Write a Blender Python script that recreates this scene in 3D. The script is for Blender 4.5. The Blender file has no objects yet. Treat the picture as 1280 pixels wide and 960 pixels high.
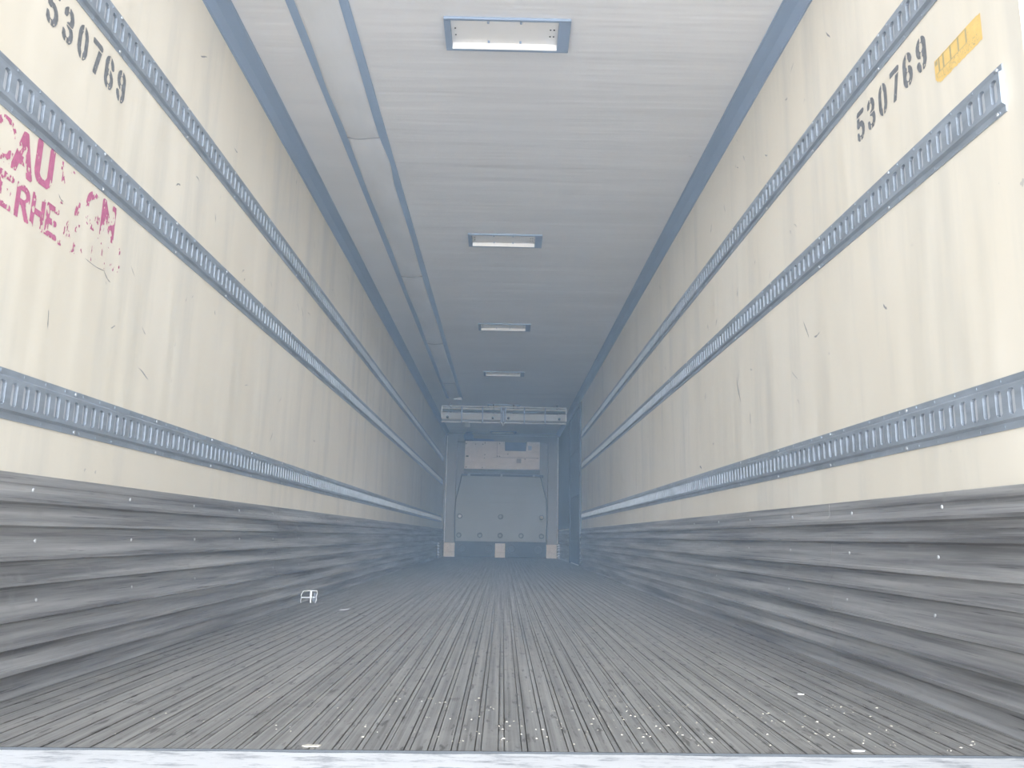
import bpy, math, random
from mathutils import Vector, Matrix
rnd = random.Random(7)
sc = bpy.context.scene
COL = sc.collection

# ------------------------------------------------------------------ camera
cam_d = bpy.data.cameras.new('camera'); cam = bpy.data.objects.new('camera', cam_d); COL.objects.link(cam)
F, PT, YW, RL, XL, H = 1000.0, 0.1890, 0.0081, 0.0183, 0.0373, 0.4284
cp, sp, cy, sy = math.cos(PT), math.sin(PT), math.cos(YW), math.sin(YW)
fw = Vector((sy*cp, cy*cp, sp)); rt = Vector((cy, -sy, 0)); up = rt.cross(fw)
r2 = rt*math.cos(RL) + up*math.sin(RL); u2 = -rt*math.sin(RL) + up*math.cos(RL)
m = Matrix((r2, u2, -fw)).transposed().to_4x4(); m.translation = Vector((XL, 0, H))
cam.matrix_world = m
cam_d.sensor_fit = 'HORIZONTAL'; cam_d.sensor_width = 36.0; cam_d.lens = 36.0*F/1280.0
cam_d.clip_start = 0.02; cam_d.clip_end = 500
sc.camera = cam

# ------------------------------------------------------------------ world, sun, exposure
SKY_BASE, ADDED_GLOW = 1.75, 54.0
w = bpy.data.worlds.new('sky'); sc.world = w; w.use_nodes = True
nt = w.node_tree; nt.nodes.clear()
out = nt.nodes.new('ShaderNodeOutputWorld'); bg = nt.nodes.new('ShaderNodeBackground')
tc = nt.nodes.new('ShaderNodeTexCoord'); sx = nt.nodes.new('ShaderNodeSeparateXYZ'); cr = nt.nodes.new('ShaderNodeValToRGB')
nt.links.new(tc.outputs['Generated'], sx.inputs[0]); nt.links.new(sx.outputs['Z'], cr.inputs[0])
cr.color_ramp.elements[0].position = 0.0; cr.color_ramp.elements[0].color = (0.97, 0.98, 1.0, 1)
cr.color_ramp.elements[1].position = 0.55; cr.color_ramp.elements[1].color = (0.80, 0.88, 1.0, 1)
nt.links.new(cr.outputs[0], bg.inputs[0])
# bright patch added low behind the open end to lift the deep interior
dt = nt.nodes.new('ShaderNodeVectorMath'); dt.operation = 'DOT_PRODUCT'; dt.inputs[1].default_value = (0.0, -0.996, 0.087)
nt.links.new(tc.outputs['Generated'], dt.inputs[0])
mr = nt.nodes.new('ShaderNodeMapRange'); mr.interpolation_type = 'SMOOTHSTEP'; mr.inputs['From Min'].default_value = 0.89; mr.inputs['From Max'].default_value = 0.994
mr.inputs['To Min'].default_value = SKY_BASE; mr.inputs['To Max'].default_value = ADDED_GLOW
nt.links.new(dt.outputs['Value'], mr.inputs['Value']); nt.links.new(mr.outputs[0], bg.inputs[1])
nt.links.new(bg.outputs[0], out.inputs[0])
sun_d = bpy.data.lights.new('sun', 'SUN'); sun = bpy.data.objects.new('sun', sun_d); COL.objects.link(sun)
sun_d.energy = 12.5; sun_d.angle = math.radians(1.0); sun_d.color = (1.0, 0.96, 0.90)
sun.rotation_euler = Vector((0.45, -0.30, -0.82)).to_track_quat('-Z', 'Y').to_euler()
sc.view_settings.view_transform = 'Standard'; sc.view_settings.look = 'None'
sc.view_settings.exposure = -0.32; sc.view_settings.gamma = 1.0; sc.view_settings.use_curve_mapping = False
sc.cycles.max_bounces = 14; sc.cycles.diffuse_bounces = 10; sc.cycles.glossy_bounces = 4; sc.cycles.volume_bounces = 1
sc.cycles.caustics_reflective = False; sc.cycles.caustics_refractive = False
VEIL_COLOR = (0.46, 0.69, 1.0); VEIL_DENSITY = 0.028

# ------------------------------------------------------------------ materials
def nodes(name):
    m = bpy.data.materials.new(name); m.use_nodes = True
    t = m.node_tree; b = t.nodes['Principled BSDF']
    return m, t, b
def mapping(t, scale, coord='Object', rot=(0, 0, 0)):
    tc = t.nodes.new('ShaderNodeTexCoord'); mp = t.nodes.new('ShaderNodeMapping')
    mp.inputs['Scale'].default_value = scale; mp.inputs['Rotation'].default_value = rot
    t.links.new(tc.outputs[coord], mp.inputs[0]); return mp.outputs[0]
def noise(t, vec, scale=1.0, detail=3, rough=0.5):
    n = t.nodes.new('ShaderNodeTexNoise'); n.inputs['Scale'].default_value = scale
    n.inputs['Detail'].default_value = detail; n.inputs['Roughness'].default_value = rough
    t.links.new(vec, n.inputs['Vector']); return n.outputs['Fac']
def ramp(t, fac, a, b, p0=0.0, p1=1.0):
    r = t.nodes.new('ShaderNodeValToRGB'); e = r.color_ramp.elements
    e[0].position = p0; e[0].color = (*a, 1); e[1].position = p1; e[1].color = (*b, 1)
    t.links.new(fac, r.inputs[0]); return r.outputs[0]
def mix(t, fac, a, b, mode='MIX'):
    n = t.nodes.new('ShaderNodeMix'); n.data_type = 'RGBA'; n.blend_type = mode
    if isinstance(fac, float): n.inputs['Factor'].default_value = fac
    else: t.links.new(fac, n.inputs['Factor'])
    for i, v in ((6, a), (7, b)):
        if isinstance(v, tuple): n.inputs[i].default_value = (*v, 1)
        else: t.links.new(v, n.inputs[i])
    return n.outputs[2]
def bump(t, b, h, strength=0.3, dist=0.01):
    n = t.nodes.new('ShaderNodeBump'); n.inputs['Strength'].default_value = strength; n.inputs['Distance'].default_value = dist
    t.links.new(h, n.inputs['Height']); t.links.new(n.outputs[0], b.inputs['Normal'])
def simple(name, col, rough=0.6, metal=0.0, var=0.12, scale=(6, 6, 6), bmp=0.0):
    m, t, b = nodes(name)
    n = noise(t, mapping(t, scale), 1.0, 4, 0.6)
    lo = tuple(c*(1-var) for c in col); hi = tuple(min(1, c*(1+var)) for c in col)
    t.links.new(ramp(t, n, lo, hi, .3, .7), b.inputs['Base Color'])
    b.inputs['Roughness'].default_value = rough; b.inputs['Metallic'].default_value = metal
    if bmp: bump(t, b, n, bmp, 0.005)
    return m

def wall_material():
    m, t, b = nodes('cream_glassboard')
    big = noise(t, mapping(t, (1, 0.55, 0.35)), 1.6, 4, 0.55)
    c = ramp(t, big, (0.80, 0.735, 0.61), (0.88, 0.825, 0.715), .3, .7)
    st = noise(t, mapping(t, (1, 5.0, 0.6)), 1.0, 4, 0.6)              # faint vertical water streaks
    c = mix(t, ramp(t, st, (0, 0, 0), (.45, .45, .45), .50, .72), c, (0.60, 0.585, 0.53))
    sm = noise(t, mapping(t, (1, 9, 3.2), rot=(0.35, 0, 0)), 1.0, 5, 0.7)     # small dark rubs
    c = mix(t, ramp(t, sm, (0, 0, 0), (.55, .55, .55), .70, .78), c, (0.42, 0.41, 0.39))
    sp = noise(t, mapping(t, (30, 30, 30)), 1.0, 2, 0.5)
    c = mix(t, ramp(t, sp, (0, 0, 0), (.5, .5, .5), .77, .80), c, (0.40, 0.39, 0.38))
    t.links.new(c, b.inputs['Base Color']); b.inputs['Roughness'].default_value = 0.55
    wv = noise(t, mapping(t, (2, 3.5, 0.5)), 1.0, 2, 0.5)
    bump(t, b, wv, 0.5, 0.02)
    return m
def ceiling_material():
    m, t, b = nodes('white_ceiling_skin')
    big = noise(t, mapping(t, (0.8, 4.5, 1)), 1.0, 4, 0.55)
    c = ramp(t, big, (0.84, 0.84, 0.855), (0.90, 0.90, 0.915), .3, .7)
    sp = noise(t, mapping(t, (14, 14, 14)), 1.0, 3, 0.6)
    c = mix(t, ramp(t, sp, (0, 0, 0), (.4, .4, .4), .74, .80), c, (0.5, 0.48, 0.45))
    t.links.new(c, b.inputs['Base Color']); b.inputs['Roughness'].default_value = 0.6
    bump(t, b, noise(t, mapping(t, (0.5, 6.0, 1)), 1.0, 3, 0.5), 0.6, 0.02)
    return m
def scuff_material():
    m, t, b = nodes('worn_scuff_aluminium')
    s1 = noise(t, mapping(t, (8, 0.7, 26)), 1.0, 5, 0.65)
    c = ramp(t, s1, (0.21, 0.21, 0.215), (0.52, 0.515, 0.505), .34, .66)
    s2 = noise(t, mapping(t, (8, 1.3, 70)), 1.0, 4, 0.6)
    c = mix(t, ramp(t, s2, (0, 0, 0), (.7, .7, .7), .60, .75), c, (0.12, 0.12, 0.13))
    s3 = noise(t, mapping(t, (10, 9, 5)), 1.0, 4, 0.65)
    c = mix(t, ramp(t, s3, (0, 0, 0), (.5, .5, .5), .58, .72), c, (0.36, 0.36, 0.355))
    s4 = noise(t, mapping(t, (8, 3.0, 170)), 1.0, 3, 0.7)
    c = mix(t, ramp(t, s4, (0, 0, 0), (.75, .75, .75), .62, .70), c, (0.09, 0.09, 0.10))
    s5 = noise(t, mapping(t, (8, 2.0, 210)), 1.0, 3, 0.7)
    c = mix(t, ramp(t, s5, (0, 0, 0), (.6, .6, .6), .66, .72), c, (0.52, 0.52, 0.52))
    t.links.new(c, b.inputs['Base Color']); b.inputs['Metallic'].default_value = 0.35
    t.links.new(ramp(t, s1, (.38,)*3, (.6,)*3), b.inputs['Roughness'])
    bump(t, b, s2, 0.12, 0.004)
    return m
def floor_material():
    m, t, b = nodes('worn_duct_floor_aluminium')
    s1 = noise(t, mapping(t, (75, 0.6, 10)), 1.0, 5, 0.7)
    c = ramp(t, s1, (0.185, 0.18, 0.172), (0.39, 0.38, 0.36), .34, .66)
    s2 = noise(t, mapping(t, (6, 5, 5)), 1.0, 5, 0.7)
    c = mix(t, ramp(t, s2, (0, 0, 0), (.6, .6, .6), .5, .72), c, (0.42, 0.405, 0.38))
    s3 = noise(t, mapping(t, (55, 10, 30)), 1.0, 3, 0.6)
    c = mix(t, ramp(t, s3, (0, 0, 0), (.8, .8, .8), .58, .68), c, (0.10, 0.097, 0.094))
    t.links.new(c, b.inputs['Base Color']); b.inputs['Metallic'].default_value = 0.3
    t.links.new(ramp(t, s2, (.42,)*3, (.62,)*3), b.inputs['Roughness'])
    return m
def sill_material():
    m, t, b = nodes('white_weathered_sill')
    s = noise(t, mapping(t, (9, 30, 9)), 1.0, 6, 0.75)
    c = ramp(t, s, (0.28, 0.29, 0.31), (0.66, 0.66, 0.66), .33, .50)
    t.links.new(c, b.inputs['Base Color']); b.inputs['Roughness'].default_value = 0.5
    bump(t, b, s, 0.5, 0.004); return m
M = {}
M['wall'] = wall_material(); M['ceiling'] = ceiling_material(); M['scuff'] = scuff_material()
M['floor'] = floor_material(); M['sill'] = sill_material()
M['rail'] = simple('galvanised_track_steel', (0.37, 0.42, 0.48), 0.42, 0.35, 0.16, (30, 6, 30))
M['rail_back'] = simple('track_backing', (0.66, 0.69, 0.72), 0.5, 0.0, 0.1)
M['screw'] = simple('zinc_screw', (0.50, 0.53, 0.57), 0.35, 0.6)
M['screw_white'] = simple('pale_screw_cap', (0.52, 0.53, 0.54), 0.5, 0.1)
M['cove'] = simple('blue_grey_trim', (0.34, 0.43, 0.57), 0.45, 0.1, 0.08, (3, 1, 3))
M['strip'] = simple('blue_grey_fastening_strip', (0.36, 0.47, 0.64), 0.6, 0.0, 0.06, (20, 2, 20))
M['fabric'] = simple('white_duct_fabric', (0.80, 0.81, 0.83), 0.7, 0.0, 0.06, (5, 2, 5), 0.25)
M['seam'] = simple('duct_seam_thread', (0.42, 0.42, 0.45), 0.8)
M['lamp_frame'] = simple('lamp_frame_metal', (0.33, 0.41, 0.54), 0.4, 0.2, 0.05)
M['lamp_tray'] = simple('lamp_tray_white', (0.90, 0.89, 0.88), 0.4, 0.0, 0.03)
M['dark'] = simple('dark_hole', (0.03, 0.035, 0.04), 0.7)
M['front_liner'] = simple('front_grey_liner', (0.28, 0.29, 0.295), 0.55, 0.0, 0.08, (2, 2, 2))
M['return'] = simple('grey_return_air_panel', (0.21, 0.235, 0.24), 0.5, 0.1, 0.07, (3, 3, 1))
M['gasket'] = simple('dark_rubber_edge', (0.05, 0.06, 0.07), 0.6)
M['stainless'] = simple('brushed_evaporator_cover', (0.88, 0.81, 0.77), 0.5, 0.0, 0.08, (5, 5, 12))
M['foot'] = simple('pale_foot_block', (0.78, 0.72, 0.66), 0.55, 0.0, 0.1, (20, 20, 20))
M['white'] = simple('white_edge', (0.88, 0.87, 0.85), 0.5, 0.0, 0.03)
M['bright_metal'] = simple('bright_aluminium', (0.85, 0.87, 0.90), 0.32, 0.55, 0.05)
M['panel_grey'] = simple('pale_divider_skin', (0.60, 0.62, 0.64), 0.5, 0.0, 0.06)
M['blue'] = simple('blue_cuff_fabric', (0.09, 0.17, 0.36), 0.7, 0.0, 0.15)
M['door'] = simple('dark_side_door_skin', (0.085, 0.10, 0.125), 0.55, 0.1, 0.1, (4, 4, 4))
M['paint_black'] = simple('faded_black_stencil_paint', (0.21, 0.22, 0.235), 0.7, 0.0, 0.25, (60, 60, 60))
M['paint_red'] = simple('faded_red_paint', (0.56, 0.18, 0.31), 0.6, 0.0, 0.12, (60, 60, 60))
M['sticker'] = simple('yellow_sticker', (0.90, 0.64, 0.24), 0.5, 0.0, 0.06, (40, 40, 40))
M['sticker_print'] = simple('sticker_print', (0.55, 0.46, 0.27), 0.6)
M['mark'] = simple('rub_mark', (0.36, 0.35, 0.33), 0.8)
M['paper'] = simple('white_paper', (0.92, 0.92, 0.93), 0.6)
M['chip'] = simple('pale_debris', (0.58, 0.54, 0.46), 0.8)
M['concrete'] = simple('yard_concrete', (0.48, 0.47, 0.46), 0.9, 0.0, 0.15, (1.2, 1.2, 1.2), 0.2)
M['frame_paint'] = simple('grey_rear_frame', (0.40, 0.41, 0.43), 0.5, 0.1)

# ------------------------------------------------------------------ mesh helpers
class MB:
    def __init__(s): s.v = []; s.f = []; s.mi = []
    def quad(s, a, b, c, d, mi=0):
        n = len(s.v); s.v += [a, b, c, d]; s.f.append((n, n+1, n+2, n+3)); s.mi.append(mi)
    def poly(s, pts, mi=0):
        n = len(s.v); s.v += list(pts); s.f.append(tuple(range(n, n+len(pts)))); s.mi.append(mi)
    def box(s, x0, x1, y0, y1, z0, z1, bv=0.0, mi=0):
        if bv <= 0:
            n = len(s.v)
            s.v += [(x0,y0,z0),(x1,y0,z0),(x1,y1,z0),(x0,y1,z0),(x0,y0,z1),(x1,y0,z1),(x1,y1,z1),(x0,y1,z1)]
            for q in ((0,3,2,1),(4,5,6,7),(0,1,5,4),(1,2,6,5),(2,3,7,6),(3,0,4,7)):
                s.f.append(tuple(n+i for i in q)); s.mi.append(mi)
            return
        # chamfered box as a hull of inset faces
        b = bv; X = (x0, x1); Y = (y0, y1); Z = (z0, z1); n = len(s.v); idx = {}
        for i in (0, 1):
            for j in (0, 1):
                for k in (0, 1):
                    dx, dy, dz = (b if i == 0 else -b), (b if j == 0 else -b), (b if k == 0 else -b)
                    idx[(i,j,k,'x')] = len(s.v); s.v.append((X[i], Y[j]+dy, Z[k]+dz))
                    idx[(i,j,k,'y')] = len(s.v); s.v.append((X[i]+dx, Y[j], Z[k]+dz))
                    idx[(i,j,k,'z')] = len(s.v); s.v.append((X[i]+dx, Y[j]+dy, Z[k]))
        def F(*k): s.f.append(tuple(idx[q] for q in k)); s.mi.append(mi)
        for i in (0, 1): F((i,0,0,'x'),(i,1,0,'x'),(i,1,1,'x'),(i,0,1,'x'))
        for j in (0, 1): F((0,j,0,'y'),(1,j,0,'y'),(1,j,1,'y'),(0,j,1,'y'))
        for k in (0, 1): F((0,0,k,'z'),(1,0,k,'z'),(1,1,k,'z'),(0,1,k,'z'))
        for i in (0, 1):
            for j in (0, 1): F((i,j,0,'x'),(i,j,1,'x'),(i,j,1,'y'),(i,j,0,'y'))
        for i in (0, 1):
            for k in (0, 1): F((i,0,k,'x'),(i,1,k,'x'),(i,1,k,'z'),(i,0,k,'z'))
        for j in (0, 1):
            for k in (0, 1): F((0,j,k,'y'),(1,j,k,'y'),(1,j,k,'z'),(0,j,k,'z'))
        for i in (0, 1):
            for j in (0, 1):
                for k in (0, 1): F((i,j,k,'x'),(i,j,k,'y'),(i,j,k,'z'))
    def prism(s, prof, axis, a, b, mi=0, cap=True, skew=0.0):
        """extrude a closed 2-D profile along an axis; prof in the other two axes, in xyz order"""
        def P(u, v, w):
            return {'x': (w, u, v), 'y': (u, w, v), 'z': (u, v, w)}[axis]
        n = len(s.v); k = len(prof)
        s.v += [P(u, v, a + (skew*u if axis == 'y' else 0)) for u, v in prof] + [P(u, v, b) for u, v in prof]
        for i in range(k):
            j = (i+1) % k; s.f.append((n+i, n+j, n+k+j, n+k+i)); s.mi.append(mi)
        if cap:
            s.f.append(tuple(n+i for i in range(k))); s.mi.append(mi)
            s.f.append(tuple(n+k+i for i in reversed(range(k)))); s.mi.append(mi)
    def sweep(s, pts, r, sides=8, mi=0, closed=False):
        pts = [Vector(p) for p in pts]; N = len(pts); n0 = len(s.v)
        ref = Vector((0.123, 0.97, 0.2)).normalized()
        for i, p in enumerate(pts):
            a = pts[(i-1) % N] if (i or closed) else p; b = pts[(i+1) % N] if (i < N-1 or closed) else p
            d = (b-a).normalized(); u = d.cross(ref).normalized(); v = d.cross(u)
            rr = r[i] if isinstance(r, (list, tuple)) else r
            for k in range(sides):
                t = 2*math.pi*k/sides; q = p + u*math.cos(t)*rr + v*math.sin(t)*rr; s.v.append(tuple(q))
        for i in range(N if closed else N-1):
            for k in range(sides):
                j = (i+1) % N; l = (k+1) % sides
                s.f.append((n0+i*sides+k, n0+i*sides+l, n0+j*sides+l, n0+j*sides+k)); s.mi.append(mi)
        if not closed:
            s.f.append(tuple(n0+k for k in reversed(range(sides)))); s.mi.append(mi)
            s.f.append(tuple(n0+(N-1)*sides+k for k in range(sides))); s.mi.append(mi)
    def dome(s, c, ax, r, h, sides=10, mi=0):
        """low screw head: centre c, outward axis ax ('+x','-x','-y','+z')"""
        sg = 1 if ax[0] == '+' else -1; a = ax[1]
        rings = [(r, 0), (r*0.92, h*0.55), (r*0.6, h*0.92)]; n = len(s.v)
        def P(u, v, w):
            if a == 'x': return (c[0]+sg*w, c[1]+u, c[2]+v)
            if a == 'y': return (c[0]+u, c[1]+sg*w, c[2]+v)
            return (c[0]+u, c[1]+v, c[2]+sg*w)
        for rr, hh in rings:
            for k in range(sides):
                t = 2*math.pi*k/sides; s.v.append(P(rr*math.cos(t), rr*math.sin(t), hh))
        s.v.append(P(0, 0, h)); top = len(s.v)-1
        for q in range(2):
            for k in range(sides):
                l = (k+1) % sides; s.f.append((n+q*sides+k, n+q*sides+l, n+(q+1)*sides+l, n+(q+1)*sides+k)); s.mi.append(mi)
        for k in range(sides): s.f.append((n+2*sides+k, n+2*sides+(k+1) % sides, top)); s.mi.append(mi)
        s.f.append(tuple(n+k for k in reversed(range(sides)))); s.mi.append(mi)
    def build(s, name, mats, parent=None, smooth=False, recalc=True, off=(0, 0, 0)):
        me = bpy.data.meshes.new(name); me.from_pydata(s.v, [], s.f)
        for mt in (mats if isinstance(mats, (list, tuple)) else [mats]): me.materials.append(mt)
        me.polygons.foreach_set('material_index', s.mi)
        if recalc:
            import bmesh
            bm = bmesh.new(); bm.from_mesh(me); bmesh.ops.remove_doubles(bm, verts=bm.verts, dist=1e-6)
            bmesh.ops.recalc_face_normals(bm, faces=bm.faces); bm.to_mesh(me); bm.free()
        if smooth: me.polygons.foreach_set('use_smooth', [True]*len(me.polygons))
        me.update()
        o = bpy.data.objects.new(name, me); COL.objects.link(o); o.location = off
        if parent: o.parent = parent
        return o
def tag(o, label=None, cat=None, group=None, kind=None):
    if label: o['label'] = label
    if cat: o['category'] = cat
    if group: o['group'] = group
    if kind: o['kind'] = kind
    return o
def thing(name, label, cat, loc=(0, 0, 0), group=None, kind=None):
    o = bpy.data.objects.new(name, None); COL.objects.link(o); o.location = loc; o.empty_display_size = 0.05
    return tag(o, label, cat, group, kind)
def copy_part(src, parent, loc):
    c = src.copy(); COL.objects.link(c); c.parent = parent; c.location = loc; return c
def copy_tree(o, loc, parent=None):
    c = o.copy(); COL.objects.link(c); c.location = loc
    if parent: c.parent = parent
    for ch in [k for k in bpy.data.objects if k.parent == o]: copy_tree(ch, ch.location.copy(), c)
    return c

W = 1.25; YR = 1.70; YF = 17.45; ZC = 2.66

# ------------------------------------------------------------------ the setting
# floor: extruded duct floor, T-shaped tread bars with slots between them
def floor_profile():
    p = []; pitch = 2*W/52
    for i in range(52):
        x = -W + i*pitch; g = 0.0026; s = 0.0085
        p += [(x, -0.008), (x+g, -0.008), (x+g, 0.0), (x+pitch-g-s-g*0.5, 0.0), (x+pitch-g-s-g*0.5, -0.008),
              (x+pitch-s-g*0.5, -0.008), (x+pitch-s-g*0.5, -0.001), (x+pitch, -0.001)]
    p += [(W, -0.09), (-W, -0.09)]
    return p
mb = MB(); mb.prism(floor_profile(), 'y', 1.735, YF, skew=0.027)
tag(mb.build('floor', M['floor'], recalc=False), 'grey grooved aluminium duct floor running the length of the trailer', 'floor', kind='structure')
# walls
mb = MB(); mb.box(-W-0.07, -W, YR, YF, -0.1, ZC+0.1)
wall_l = tag(mb.build('wall_left', M['wall']), 'cream glassboard left side wall with horizontal tracks', 'wall', kind='structure')
mb = MB(); mb.box(W, W+0.07, YR, YF, -0.1, ZC+0.1)
wall_r = tag(mb.build('wall_right', M['wall']), 'cream glassboard right side wall with horizontal tracks', 'wall', kind='structure')
mb = MB(); mb.box(-W-0.07, W+0.07, YR-0.02, YF+0.1, ZC, ZC+0.1)
tag(mb.build('ceiling', M['ceiling']), 'off-white rippled trailer ceiling', 'ceiling', kind='structure')
mb = MB(); mb.box(-W-0.07, W+0.07, YF, YF+0.1, -0.1, ZC+0.1)
tag(mb.build('wall_front', M['front_liner']), 'grey front wall at the far end of the trailer', 'wall', kind='structure')

# cove trim along the ceiling corners: a chamfered strip with a small lip
for n, s in ((1, -1), (2, 1)):
    mb = MB()
    prof = [(s*W, 2.588), (s*(W-0.006), 2.588), (s*(W-0.007), 2.600), (s*(W-0.030), 2.632), (s*1.180, ZC-0.007), (s*1.168, ZC-0.006), (s*1.168, ZC), (s*W, ZC)]
    mb.prism(prof, 'y', YR+0.01, YF)
    tag(mb.build('trim_%d' % n, M['cove']), 'blue-grey corner trim between ceiling and %s wall' % ('left' if s < 0 else 'right'), 'trim', kind='structure')

# corrugated scuff liner on the lower walls
LEDGE = [0.496, 0.435, 0.345, 0.28, 0.19, 0.12, 0.055]
def scuff_profile(s, d=0.0):
    p = [(0.0, 0.572), (0.010, 0.570), (0.012, 0.545)]
    prev = 0.545
    for z in LEDGE:
        p += [(0.010, prev-0.004), (0.0105, z+0.62*(prev-z)), (0.023, z+0.012), (0.028, z+0.010), (0.028, z), (0.010, z-0.006)]
        prev = z-0.006
    p += [(0.012, 0.012), (0.040, 0.003), (0.040, 0.0), (0.0, 0.0)]
    return [(s*(W-u-(d if 0 < u else 0)), v) for u, v in p]
def screw_mesh(ax, r, h, mat):
    mb = MB(); mb.dome((0, 0, 0), ax, r, h)
    return mb.build('screw', mat, smooth=True)
YDOOR0, YDOOR1 = 12.52, 14.45
for n, s in ((3, -1), (4, 1)):
    mb = MB(); y = YR+0.02; i = 0; yend = YF if s < 0 else YDOOR0-0.03
    y = YR+0.02; first = 1.25 if s > 0 else 2.9
    while y < yend-0.01:
        y2 = min(y+(first if i == 0 else 3.05), yend); dd = 0.0003*(i % 2)
        mb.prism(scuff_profile(s, dd), 'y', y, y2-0.002); y = y2; i += 1
    if s > 0: mb.prism(scuff_profile(s, 0), 'y', YDOOR1+0.06, YF)
    t = tag(mb.build('trim_%d' % n, M['scuff'], recalc=True), 'grey corrugated metal scuff liner along the bottom of the %s wall' % ('left' if s < 0 else 'right'), 'scuff liner', kind='structure')
    sm = screw_mesh('+x' if s < 0 else '-x', 0.0062, 0.003, M['screw_white']); sm.parent = t
    sm.location = (s*(W-0.012), 2.20, 0.530); first = False
    for k in range(26):
        for q, zz in enumerate((0.530, 0.395, 0.235)):
            if k == 0 and q == 0: continue
            yy = 2.20 + 0.575*k + (0.0 if q == 0 else 0.04*q)
            if s > 0 and yy > YDOOR0-0.1: continue
            copy_part(sm, t, (s*(W-(0.012 if q == 0 else 0.0115)), yy, zz))

# side door on the right wall, shut, near the front
mb = MB(); mb.box(W-0.022, W-0.001, YDOOR0+0.07, YDOOR1-0.07, 0.02, 2.50, 0.006)
for k in range(3): mb.box(W-0.028, W-0.02, YDOOR0+0.12, YDOOR1-0.12, 0.35+0.75*k, 0.39+0.75*k, 0.002)
door = tag(mb.build('door_1', M['door']), 'dark blue-grey side door in the right wall near the front', 'door', kind='structure')
mb = MB()
mb.box(W-0.034, W-0.001, YDOOR0, YDOOR0+0.065, 0.005, 2.56, 0.004); mb.box(W-0.034, W-0.001, YDOOR1-0.065, YDOOR1, 0.005, 2.56, 0.004)
mb.box(W-0.033, W-0.001, YDOOR0+0.066, YDOOR1-0.066, 2.505, 2.56, 0.004)
tag(mb.build('door_frame', M['gasket'], parent=door))
mb = MB(); mb.box(W-0.018, W-0.001, YDOOR1+0.03, YF-0.01, 0.60, 2.58, 0.004)  # dark panel stands in for shade on the cream wall past the door
tag(mb.build('trim_5', M['door']), 'dark panel added for the shade on the right wall between side door and front wall', 'wall lining', kind='structure')

# rear frame and white sill at the open end
mb = MB()
for s in (-1, 1):
    mb.box(*sorted((s*(W+0.012), s*(W+0.14))), 1.52, YR-0.003, -0.14, ZC+0.18, 0.006)
mb.box(-W-0.14, W+0.14, 1.52, YR-0.022, ZC+0.02, ZC+0.2, 0.006)
tag(mb.build('trim_6', M['frame_paint']), 'grey rear door frame around the open end of the trailer', 'frame', kind='structure')
mb = MB(); N = 60
for j, (ya, yb, za, zb) in enumerate(((1.30, 1.33, -0.14, -0.014), (1.33, 1.55, -0.014, -0.008), (1.55, 1.69, -0.008, -0.003))):
    for i in range(N):
        x0 = -W + 2*W*i/N; x1 = -W + 2*W*(i+1)/N
        dz0 = 0.0022*math.sin(x0*7.1)+0.0015*math.sin(x0*23); dz1 = 0.0022*math.sin(x1*7.1)+0.0015*math.sin(x1*23)
        e0 = 0.027*x0 if j == 2 else 0; e1 = 0.027*x1 if j == 2 else 0
        mb.quad((x0, ya, za+dz0), (x1, ya, za+dz1), (x1, yb+e1+(0.0385 if j == 2 else 0), zb+dz1*(0.3 if j == 2 else 1)), (x0, yb+e0+(0.0385 if j == 2 else 0), zb+dz0*(0.3 if j == 2 else 1)))
mb.box(-W, W, 1.30, 1.68, -0.16, -0.03)
tag(mb.build('trim_7', M['sill'], recalc=False), 'bright white weathered sill across the open rear end', 'sill', kind='structure')
mb = MB(); mb.prism([(-W, -0.03), (W, -0.03), (W, 0.0008), (-W, 0.0008)], 'y', 1.7315, 1.7345)  # dark strip stands in for the gap's shadow along the floor edge
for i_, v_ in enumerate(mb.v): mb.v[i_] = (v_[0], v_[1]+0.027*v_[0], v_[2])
tag(mb.build('trim_12', M['gasket']), 'thin dark strip added for the gap shadow between the floor edge and the white sill', 'trim', kind='structure')
# the yard outside, behind the camera
mb = MB(); mb.box(-40, 40, -60, 40, -1.5, -1.3)
tag(mb.build('floor_outside', M['concrete']), 'pale concrete yard outside the trailer', 'ground', kind='structure')

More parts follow.
